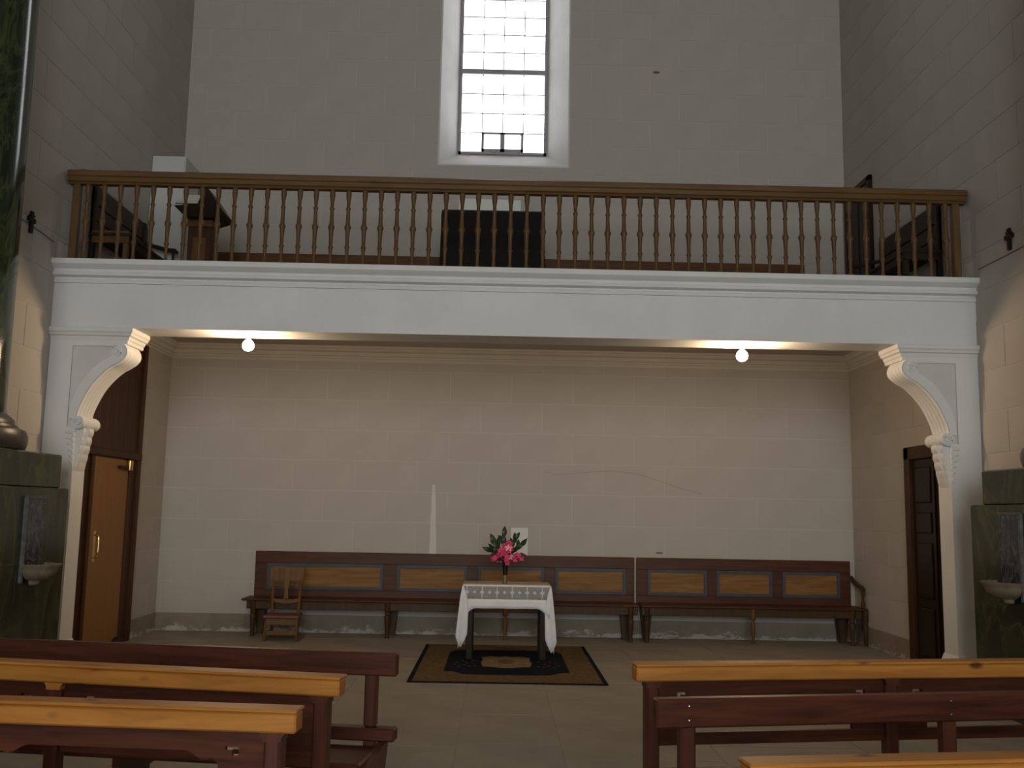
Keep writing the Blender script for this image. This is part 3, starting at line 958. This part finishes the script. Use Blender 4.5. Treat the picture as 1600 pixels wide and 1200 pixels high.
# ------------------------------------------------------------------ wall benches
def turned_leg(h, k=1.0):
    return [(.020 * k, 0), (.017 * k, .02), (.020 * k, .10), (.030 * k, .20), (.032 * k, .24), (.020 * k, .265), (.030 * k, .275), (.030 * k, .285), (.022 * k, .295), (.034 * k, .33), (.034 * k, h)]
def wall_bench(x0, x1, panels, legs, turned, arm, label):
    cx = (x0 + x1) / 2
    t = thing('wall_bench', label, 'bench', (cx, DB - .25, 0))
    L, Rr = x0 - cx, x1 - cx
    yb0, yb1 = .195, .228     # backrest
    ZT = 1.0
    # stiles and rails
    m = MB()
    m.bbox(L, Rr, yb0, yb1, .855, ZT, .005)
    m.build('top_rail', BWOOD, t)
    MB().bbox(L, Rr, yb0, yb1, .40, .535, .005).build('bottom_rail', BWOOD, t)
    ed = [L] + [v - cx for p in panels for v in p] + [Rr]
    for i in range(0, len(ed), 2):
        MB().bbox(ed[i], ed[i + 1], yb0, yb1, .535, .855, .003).build('stile', BWOOD, t)
    for (a, b) in panels:
        a -= cx; b -= cx
        ip = MB().box(a, b, yb0 + .012, yb1, .535, .855).build('inset_panel', PANEL, t)
        m = MB()
        w_ = .036
        for (p, q, r, s_) in ((a, b, .535, .535 + w_), (a, b, .855 - w_, .855), (a, a + w_, .535 + w_, .855 - w_), (b - w_, b, .535 + w_, .855 - w_)):
            m.box(p, q, yb0 - .006, yb0 + .014, r, s_)
        m.build('panel_moulding', BLUE, ip)
    MB().bbox(L - (.05 if not arm else 0), Rr + (.06 if arm else 0), -.215, yb0, .42, .448, .008).build('seat', BWOOD, t)
    MB().bbox(L + .01, Rr - .01, -.185, -.16, .325, .42, .004).build('apron', BWOODZ, t)
    for x in legs:
        x -= cx
        MB().lathe([(.028, 0), (.024, .02), (.026, .10), (.036, .22), (.038, .25), (.026, .27), (.036, .28), (.036, .29), (.028, .30), (.040, .33), (.040, .42)], x, -.165, 0, 12).build('leg', BWOODZ, t, True)
        sgn = 1 if x < (Rr + L) / 2 else -1
        tx = x + sgn * .03
        MB().prism([(tx - .035, 0), (tx + .035, 0), (tx + .075, .42), (tx - .075, .42)], .06, .19).build('back_leg', BWOODZ, t)
    for x in turned:
        x -= cx
        MB().lathe([(.016, 0), (.02, .06), (.030, .20), (.030, .24), (.014, .275), (.030, .295), (.035, .33), (.035, .42)], x, -.17, 0, 12).build('leg', CHAIRW, t, True)
    if arm:
        x = Rr + .03
        MB().tube([(Rr + .012, .20, .80), (Rr + .015, .12, .755), (Rr + .025, 0, .715), (Rr + .03, -.12, .69), (Rr + .032, -.17, .67)], [.024, .024, .026, .028, .02]).build('armrest', BWOODZ, t, True)
        MB().lathe([(.02, 0), (.026, .05), (.016, .10), (.024, .18), (.018, .24)], x, -.13, .448, 10).build('arm_spindle', BWOODZ, t, True)
        MB().lathe([(.022, 0), (.026, .10), (.034, .22), (.022, .27), (.036, .30), (.036, .42)], x + .01, -.17, 0, 10).build('leg', BWOODZ, t, True)
wall_bench(-3.02, 1.758, [(-2.866, -1.412), (-1.238, -.354), (-.217, .613), (.758, 1.647)], [-2.93, -1.30, 1.66], [.13],
           False, 'long panelled settle against the end wall behind the covered table')
wall_bench(1.785, 4.50, [(1.922, 2.675), (2.797, 3.503), (3.633, 4.365)], [1.86, 4.38], [3.16], True, 'shorter panelled settle with a curved arm in the corner by the dark door')

# ------------------------------------------------------------------ low chair
t = thing('low_chair', 'small wooden chair with shaped top board standing before the long settle', 'chair', (-2.50, 11.82, 0), .06)
Z0 = .285
for x in (-.17, .17):
    MB().tube([(x * .88, .14, 0), (x * .9, .13, Z0), (x, .17, .83)], [.018, .02, .017], 8).build('leg', CHAIRW, t)
    MB().tube([(x * 1.1, -.17, 0), (x * 1.02, -.155, Z0 - .02)], [.017, .021], 8).build('leg', CHAIRW, t)
MB().bbox(-.205, .205, -.20, .16, Z0 - .02, Z0 + .012, .008).build('seat', wood('chair_seat_wood', (.10, .035, .02), (.17, .065, .04), 'x', .4), t)
MB().bbox(-.17, .17, -.175, -.155, Z0 - .10, Z0 - .02, .004).build('apron', CHAIRW, t)
top = [(-.20, .67), (-.19, .69), (-.205, .83), (-.12, .822), (0, .835), (.12, .822), (.205, .83), (.19, .69), (.20, .67), (0, .675)]
MB().prism(top, .145, .175).build('top_board', CHAIRW, t)
MB().prism([(-.028, .46), (.028, .46), (.02, .56), (.035, .68), (-.035, .68), (-.02, .56)], .135, .155).build('splat', CHAIRW, t)
MB().prism([(-.165, .47), (-.165, .43), (-.09, .415), (0, .40), (.09, .415), (.165, .43), (.165, .47), (.09, .455), (-.09, .455)], .125, .15).build('back_rail', CHAIRW, t)
MB().bbox(-.17, .17, -.172, -.152, .07, .12, .004).build('stretcher', CHAIRW, t)
for x in (-.17, .17):
    MB().tube([(x * 1.06, -.16, .10), (x * .9, .13, .10)], .011, 6).build('stretcher', CHAIRW, t)

# ------------------------------------------------------------------ rug
t = thing('rug', 'tan rug with black edge and dark navy centre under the covered table', 'rug', (.13, 10.33, 0))
MB().bbox(-.915, .92, -1.25, 1.26, 0, .008, .003).build('edge_binding', NAVY, t)
MB().box(-.87, .875, -1.205, 1.215, .008, .0095).build('tan_border', TANR, t)
m = MB()
for (a, b, c, d) in ((-.80, .805, -1.13, -1.115), (-.80, .805, 1.125, 1.14), (-.80, -.785, -1.115, 1.125), (.79, .805, -1.115, 1.125)):
    m.box(a, b, c, d, .0094, .0102)
m.build('guard_line', plain('rug_dark_tan', (.09, .05, .02), .95), t)
nv = [(-.61, -.64), (-.61, .62), (-.56, .78), (-.42, .82), (.42, .82), (.56, .78), (.61, .62), (.61, -.64), (.52, -.66), (.42, -.80), (.25, -.83), (-.25, -.83), (-.42, -.80), (-.52, -.66)]
MB().prism(nv, .0095, .011, 'z').build('navy_field', NAVY, t)
md = [(-.24, -.33), (-.26, -.1), (-.24, .1), (-.26, .28), (-.16, .36), (-.07, .33), (0, .38), (.07, .33), (.16, .36), (.26, .28), (.24, .1), (.26, -.1), (.24, -.33), (.13, -.36), (.06, -.41), (-.06, -.41), (-.13, -.36)]
MB().prism([(x * 1.0, y) for x, y in md], .011, .0122, 'z').build('medallion', TANL, t)
MB().prism([(.09 * math.cos(a), .16 * math.sin(a)) for a in [2 * PI * k / 8 for k in range(8)]], .0122, .0128, 'z').build('medallion_heart', TANR, t)
orn = MB().prism([(-.018, 0), (0, -.03), (.018, 0), (0, .03)], .011, .012, 'z').mesh('scroll_ornament', plain('rug_olive', (.07, .05, .024), .95))
for s in (-1, 1):
    for k in range(9):
        inst('scroll_ornament', orn, t, (s * (.32 + .026 * k), -.30 + .09 * math.sin(k * 1.7) + (.25 if k % 2 else 0), 0))

# ------------------------------------------------------------------ table, cloth, vase and flowers
TX, TY = .125, 10.70
t = thing('small_table', 'small dark-legged wooden table standing on the rug', 'table', (TX, TY, .0126))
TZ = .772
MB().bbox(-.455, .455, -.29, .29, TZ - .03 - .011, TZ - .011, .005).build('table_top', TABT, t)
m = MB()
for (a, b, c, d) in ((-.40, .40, -.25, -.23), (-.40, .40, .23, .25)):
    m.box(a, b, c, d, TZ - .13, TZ - .04)
for (a, b) in ((-.41, -.39), (.39, .41)):
    m.box(a, b, -.25, .25, TZ - .13, TZ - .04)
m.build('apron', TABW, t)
for x in (-.385, .385):
    for y in (-.24, .24):
        MB().bbox(x - .034, x + .034, y - .03, y + .03, 0, TZ - .04, .006).build('leg', TABW, t)
# cloth: hangs short in the middle of each side and long at the corners
cl = thing('tablecloth', 'white cloth with lace band draped over the small table', 'tablecloth', (TX, TY, 0))
zt = TZ + .004
HX, HY = .462, .297
MB().box(-HX, HX, -HY, -.17, zt, zt + .003).build('top_border', CLOTH, cl)
MB().box(-HX, HX, -.17, HY, zt, zt + .002).build('top_cloth', plain('linen_tan_net', (.40, .31, .22), .9, .08, 8), cl)  # tan net, a darker cloth colour than the white border
def drop_front(u):          # u -1..1 along the front
    a = abs(u)
    return .235 + .10 * max(0, (a - .72) / .28) ** 1.6
N = 40
def sheet(fn, us, vs, name, m, parent):
    vv = [fn(u, v) for u in us for v in vs]
    nv_ = len(vs)
    ff = [(i * nv_ + j, (i + 1) * nv_ + j, (i + 1) * nv_ + j + 1, i * nv_ + j + 1) for i in range(len(us) - 1) for j in range(nv_ - 1)]
    o = MB().add(vv, ff).build(name, m, parent, True)
    md_ = o.modifiers.new('thick', 'SOLIDIFY')
    md_.thickness = .003
    return o
us = [-1 + 2 * i / N for i in range(N + 1)]
def front_at(u, d):          # point on the front hanging face, d = distance down
    return (u * (HX - .01), -HY - .004 - .012 * math.sin(u * 9) * d / .25 - .05 * d, zt - d)
sheet(lambda u, v: front_at(u, .012 * v), us, [0, .5, 1], 'top_hem', CLOTH, cl)
sheet(lambda u, v: front_at(u, .012 + .128 * v), us, [0, .25, .5, .75, 1], 'lace_band', LACE, cl)
sheet(lambda u, v: front_at(u, .14 + (drop_front(u) - .14) * v), us, [0, .33, .66, 1], 'white_hem', CLOTH, cl)
sheet(lambda u, v: (u * HX, HY + .004 + .03 * v * .3, zt - .24 * v - .1 * v * abs(u) ** 3), us, [0, .33, .66, 1], 'back_drop', CLOTH, cl)
for s in (-1, 1):
    zb = .13 if s < 0 else .085
    prof_l = [  # corner drape: (y, bottom)
        (-HY - .045, .36), (-HY - .03, .18), (-HY + .0, zb), (-HY + .06, .24), (-HY + .14, .40), (0, .46), (HY - .12, .42), (HY - .04, .30), (HY, .22)]
    prof_l = smooth_curve(prof_l, 4)
    vs_ = [k / 8 for k in range(9)]
    def fn(p, v, s=s):
        y, b = p
        z = zt - (zt - b) * v
        f = v ** .8
        wob = .016 * math.sin(y * 38) * f
        return (s * (HX + .002 + .05 * f - .055 * max(0, f - .55) + wob), -HY + (y + HY) * (1 if y > -HY else f), z)
    sheet(fn, prof_l, vs_, 'side_drape', CLOTH, cl)
    # inner return of the corner fold along the front
    def fn2(u, v, s=s):
        b = zb + .15 * abs(u - .45) / .55
        top = zt - .003
        z = top - (top - b) * v
        x0, x1 = HX + .004 + .062 * v ** .8, HX - .008 - .062 * min(1, v * 2.2) ** .8 + .012 * v
        x = x0 + (x1 - x0) * u
        return (s * x, -HY - .020 - .030 * v * (1 - u) - .014 * math.sin(u * 9) * v, z)
    sheet(fn2, [k / 10 for k in range(11)], vs_, 'corner_fold', CLOTH, cl)
VX, VY = .105, 10.66
vz = zt + .003
t = thing('flower_vase', 'slim dark glass vase on the lace-edged cloth', 'vase', (VX, VY, vz))
MB().lathe([(.024, 0), (.026, .008), (.024, .02), (.024, .09)], n=20).build('foot', plain('vase_amber', (.16, .11, .05), .2), t, True)
MB().lathe([(.024, .09), (.029, .15), (.034, .235), (.031, .237), (.024, .16), (.0, .11)], n=20).build('body', plain('vase_black', (.008, .009, .008), .08, .1, 5, .6), t, True)
LEAFM = MB()
lv, lf_ = [], []
for i in range(7):
    u = i / 6
    wd = .027 * math.sin(PI * (u ** .85)) + .001
    zz = .02 * math.sin(PI * u)
    lv += [(-wd, .12 * u, zz + .006), (0, .12 * u, zz), (wd, .12 * u, zz + .006)]
for i in range(6):
    lf_ += [(i * 3, i * 3 + 1, i * 3 + 4, i * 3 + 3), (i * 3 + 1, i * 3 + 2, i * 3 + 5, i * 3 + 4)]
LEAFM.add(lv, lf_)
leafme = LEAFM.mesh('leaf', LEAF, True)
pm = MB()
for k in range(5):
    a = 2 * PI * k / 5
    t_ = MB().sphere((0, 0, 0), (.013, .022, .005), 6, 4)
    ca, sa = math.cos(a), math.sin(a)
    pm.add([((x * ca - (y + .016) * sa), (x * sa + (y + .016) * ca), z + .010 * (y + .02) / .04) for x, y, z in t_.v], t_.f)
petme = pm.mesh('blossom', PINK, True)
petme2 = petme.copy()
petme2.materials.clear()
petme2.materials.append(PALEP)
def sprig(tip, label, cat, leaves, blossoms, grp):
    """tip: offset of the stem's end from the vase mouth"""
    base = Vector((0, 0, .14))
    t = thing('flower_sprig', label, cat, (VX, VY, vz), group=grp)
    mouth = Vector((tip[0] * .06, tip[1] * .06, .24))
    end = Vector((tip[0], tip[1], .24 + tip[2]))
    mid = mouth.lerp(end, .5) + Vector((0, 0, .02))
    pts = [base, mouth, mid, end]
    MB().tube(pts, [.003, .003, .0025, .002], 5).build('stem', STEMG, t)
    d = (end - mid).normalized()
    rng = random.Random(str(tip))
    for k in range(leaves):
        u = .25 + .75 * k / max(1, leaves - 1)
        p = mouth.lerp(mid, u * 2) if u < .5 else mid.lerp(end, (u - .5) * 2)
        dirv = (d + Vector((rng.uniform(-1, 1), rng.uniform(-.7, .7), rng.uniform(-.5, .6))) * (.75 if k < leaves - 1 else .15)).normalized()
        nz = Vector((rng.uniform(-.5, .5), -1, rng.uniform(-.2, .8)))
        xa_ = dirv.cross(nz).normalized()
        q = Matrix((xa_, dirv, xa_.cross(dirv))).transposed().to_quaternion()
        o = inst('leaf', leafme, t, p)
        o.rotation_mode = 'QUATERNION'
        o.rotation_quaternion = q
        sc = rng.uniform(.7, 1.05)
        o.scale = (sc, sc, sc)
    for k in range(blossoms):
        p = end + Vector((rng.uniform(-.055, .055), rng.uniform(-.05, .05), rng.uniform(-.05, .05)))
        p = end + (p - end)
        dirv = Vector((rng.uniform(-.7, .7), -1, rng.uniform(-.4, .6)))
        o = inst('blossom', petme2 if rng.random() < .13 else petme, t, p)
        o.rotation_mode = 'QUATERNION'
        o.rotation_quaternion = dirv.to_track_quat('Z', 'Y')
        sc = rng.uniform(.8, 1.2)
        o.scale = (sc, sc, sc)
g1, g2 = 'leafy sprigs in the vase', 'pink blossom sprigs in the vase'
sprig((-.015, .02, .25), 'tallest upright leafy sprig in the dark vase', 'sprig', 7, 0, g1)
sprig((-.11, .0, .19), 'leafy sprig leaning up toward the plaster streak', 'sprig', 8, 0, g1)
sprig((-.15, -.02, .10), 'low drooping leafy sprig on the long-panel side of the vase', 'sprig', 8, 0, g1)
sprig((.10, .03, .22), 'dark leafy sprig standing before the white notice', 'sprig', 8, 0, g1)
sprig((.15, .0, .16), 'leafy sprig spreading past the white notice', 'sprig', 8, 0, g1)
sprig((.02, -.05, .15), 'uppermost deep pink blossom cluster in the vase', 'flower', 2, 9, g2)
sprig((-.01, -.07, .07), 'large central deep pink blossom cluster in the vase', 'flower', 1, 12, g2)
sprig((-.09, -.05, .05), 'pink blossom cluster hanging beside the low leafy sprig', 'flower', 2, 7, g2)
sprig((.045, -.07, .005), 'pink and white blossom cluster drooping over the vase rim', 'flower', 0, 6, g2)
sprig((.12, -.03, .055), 'single small pink cluster below the white notice', 'flower', 2, 4, g2)
# notice on the wall behind the vase
o = MB().box(.19, .405, DB - .012, DB - .005, .95, 1.345).build('wall_notice', PAPER)
tag(o, 'white upright notice on the wall just above the settle behind the flowers', 'notice')

# ------------------------------------------------------------------ pews
def pew(y, xa, s, kind, label, yellow, turn, L=2.65, zt_=.84):
    """s = direction away from the aisle; xa = aisle end of the top rail; seat on the -y side (towards the altar)"""
    t = thing('pew', label, 'pew', (xa, y, 0), s * math.radians(turn))
    def b(x0, x1, y0, y1, z0, z1, ch=.006): return MB().bbox(min(s * x0, s * x1), max(s * x0, s * x1), y0, y1, z0, z1, ch)
    RM = YWOOD if yellow else DWOOD
    if kind == 'panel':
        rh = .083
        b(0, L, -.055, .035, zt_ - rh, zt_ - .014, .007).build('top_rail', RM, t)
        b(-.004, L + .004, -.062, .042, zt_ - .014, zt_, .005).build('rail_cap', RM, t)
        posts = [.085, .085 + (L - .17) / 2, L - .085]
        for x in posts:
            po = b(x - .032, x + .032, -.045, .03, 0, zt_ - rh, .010).build('post', DWOODZ, t)
            MB().prism([(s * (x - .046), zt_ - rh), (s * (x + .046), zt_ - rh), (s * (x + .034), zt_ - rh - .015), (s * (x + .034), zt_ - rh - .03), (s * (x - .034), zt_ - rh - .03), (s * (x - .034), zt_ - rh - .015)], -.05, .03).build('post_capital', YWOOD if yellow and s < 0 and x > .2 else DWOODZ, po)
        # shaped panels: solid top, ogee opening, corner piercings
        ztop, zbot = zt_ - rh, .47
        for (p, q) in zip(posts, posts[1:]):
            a, c = p + .032, q - .032
            w_ = c - a
            n = 48
            def low(u):       # lower edge of the upper solid part, u in 0..1
                e = min(u, 1 - u)
                if e < .13: return None
                x_ = (e - .13) / .37
                if x_ < .12: return .658 - .045 + .045 * math.sin(x_ / .12 * PI / 2)
                if x_ < .22: return .658 - .012 * math.sin((x_ - .12) / .10 * PI)
                if x_ < .30: return .658 + .022 * (x_ - .22) / .08
                return .68
            m = MB()
            def slab(u0, u1, za, zb2, zc=None, zd=None):
                x0, x1 = s * (a + w_ * u0), s * (a + w_ * u1)
                zc = za if zc is None else zc
                v = [(x0, -.012, za), (x1, -.012, zc), (x1, -.012, zb2), (x0, -.012, zb2), (x0, .010, za), (x1, .010, zc), (x1, .010, zb2), (x0, .010, zb2)]
                m.add(v, [(0, 1, 2, 3), (7, 6, 5, 4), (0, 4, 5, 1), (3, 2, 6, 7)])
                if u0 in (0.0,) or u1 in (1.0,): pass
            for k in range(n):
                u0, u1 = k / n, (k + 1) / n
                l0, l1 = low(u0 + 1e-6), low(u1 - 1e-6)
                e0, e1 = min(u0, 1 - u0), min(u1, 1 - u1)
                if l0 is None or l1 is None:
                    em = min((u0 + u1) / 2, 1 - (u0 + u1) / 2)
                    if .085 < em < .125:      # corner piercing
                        slab(u0, u1, .70, ztop)
                        slab(u0, u1, zbot, .70 - .035 * (1 - abs(em - .085) / .04) - .004)
                    else:
                        slab(u0, u1, zbot, ztop)
                else:
                    slab(u0, u1, l0, ztop, l1)
            m.build('shaped_panel', DWOOD, t)
            b(a, c, -.018, .014, .455, .512, .004).build('lower_rail', DWOOD, t)
        b(.03, L - .03, -.43, -.06, .335, .368, .010).build('seat', DWOOD, t)
        for x in posts:
            m = MB()
            m.prism([(-.05, .335), (-.40, .335), (-.40, .29), (-.36, .25), (-.36, 0), (-.31, 0), (-.31, .23), (-.05, .24)], min(s * (x - .025), s * (x + .025)), max(s * (x - .025), s * (x + .025)), 'x')
            m.build('seat_support', DWOODZ, t)
    else:
        rh = .115
        tr = b(0, L, -.035, .02, zt_ - rh, zt_, .007).build('top_rail', RM, t)
        posts = [.135, .135 + (L - .27) / 2, L - .135]
        for x in posts:
            b(x - .032, x + .032, -.028, .03, .45, zt_ - rh + .01, .010).build('post', DWOODZ, t)
            b(x - .032, x + .032, -.02, .03, .0, .40, .008).build('leg', DWOODZ, t)
            MB().prism([(.03, .39), (-.40, .335), (-.40, .29), (-.34, .24), (-.34, 0), (-.29, 0), (-.29, .22), (-.03, .24)], min(s * (x - .09), s * (x - .05)), max(s * (x - .09), s * (x - .05)), 'x').build('seat_support', DWOODZ, t)
            for z in ((zt_ - .03, zt_ - .085) if s > 0 else ()):
                MB().sphere((s * x, -.036, z), (.005, .003, .005), 8, 4).build('nail_head', plain('nail', (.3, .28, .26), .3, .1, 5, .5, 1), tr)
        b(.0, L, -.045, .035, .385, .45, .008).build('lower_rail', DWOOD, t)
        b(.07, L - .07, -.42, -.05, .335, .368, .010).build('seat', DWOOD, t)
    return t
pew(5.137, -.488, -1, 'rail', 'dark pew with plain board rail on the brown door side, last before the rug', False, 8, 2.7, .82)
pew(4.311, -.642, -1, 'panel', 'pew with worn yellow top rail between the plain dark pew and another yellow pew', True, 10)
pew(3.621, -.688, -1, 'panel', 'pew with worn yellow top rail, third from the rug on the brown door side', True, 5)
pew(4.807, .674, 1, 'panel', 'pew with worn yellow top rail on the dark door side, last before the rug', True, 9)
pew(4.022, .647, 1, 'rail', 'dark pew with plain nailed board rail on the dark door side', False, 10, 2.6, .82)
pew(2.962, .74, 1, 'panel', 'yellow-topped pew on the dark door side in front of the nailed dark pew', True, 8)
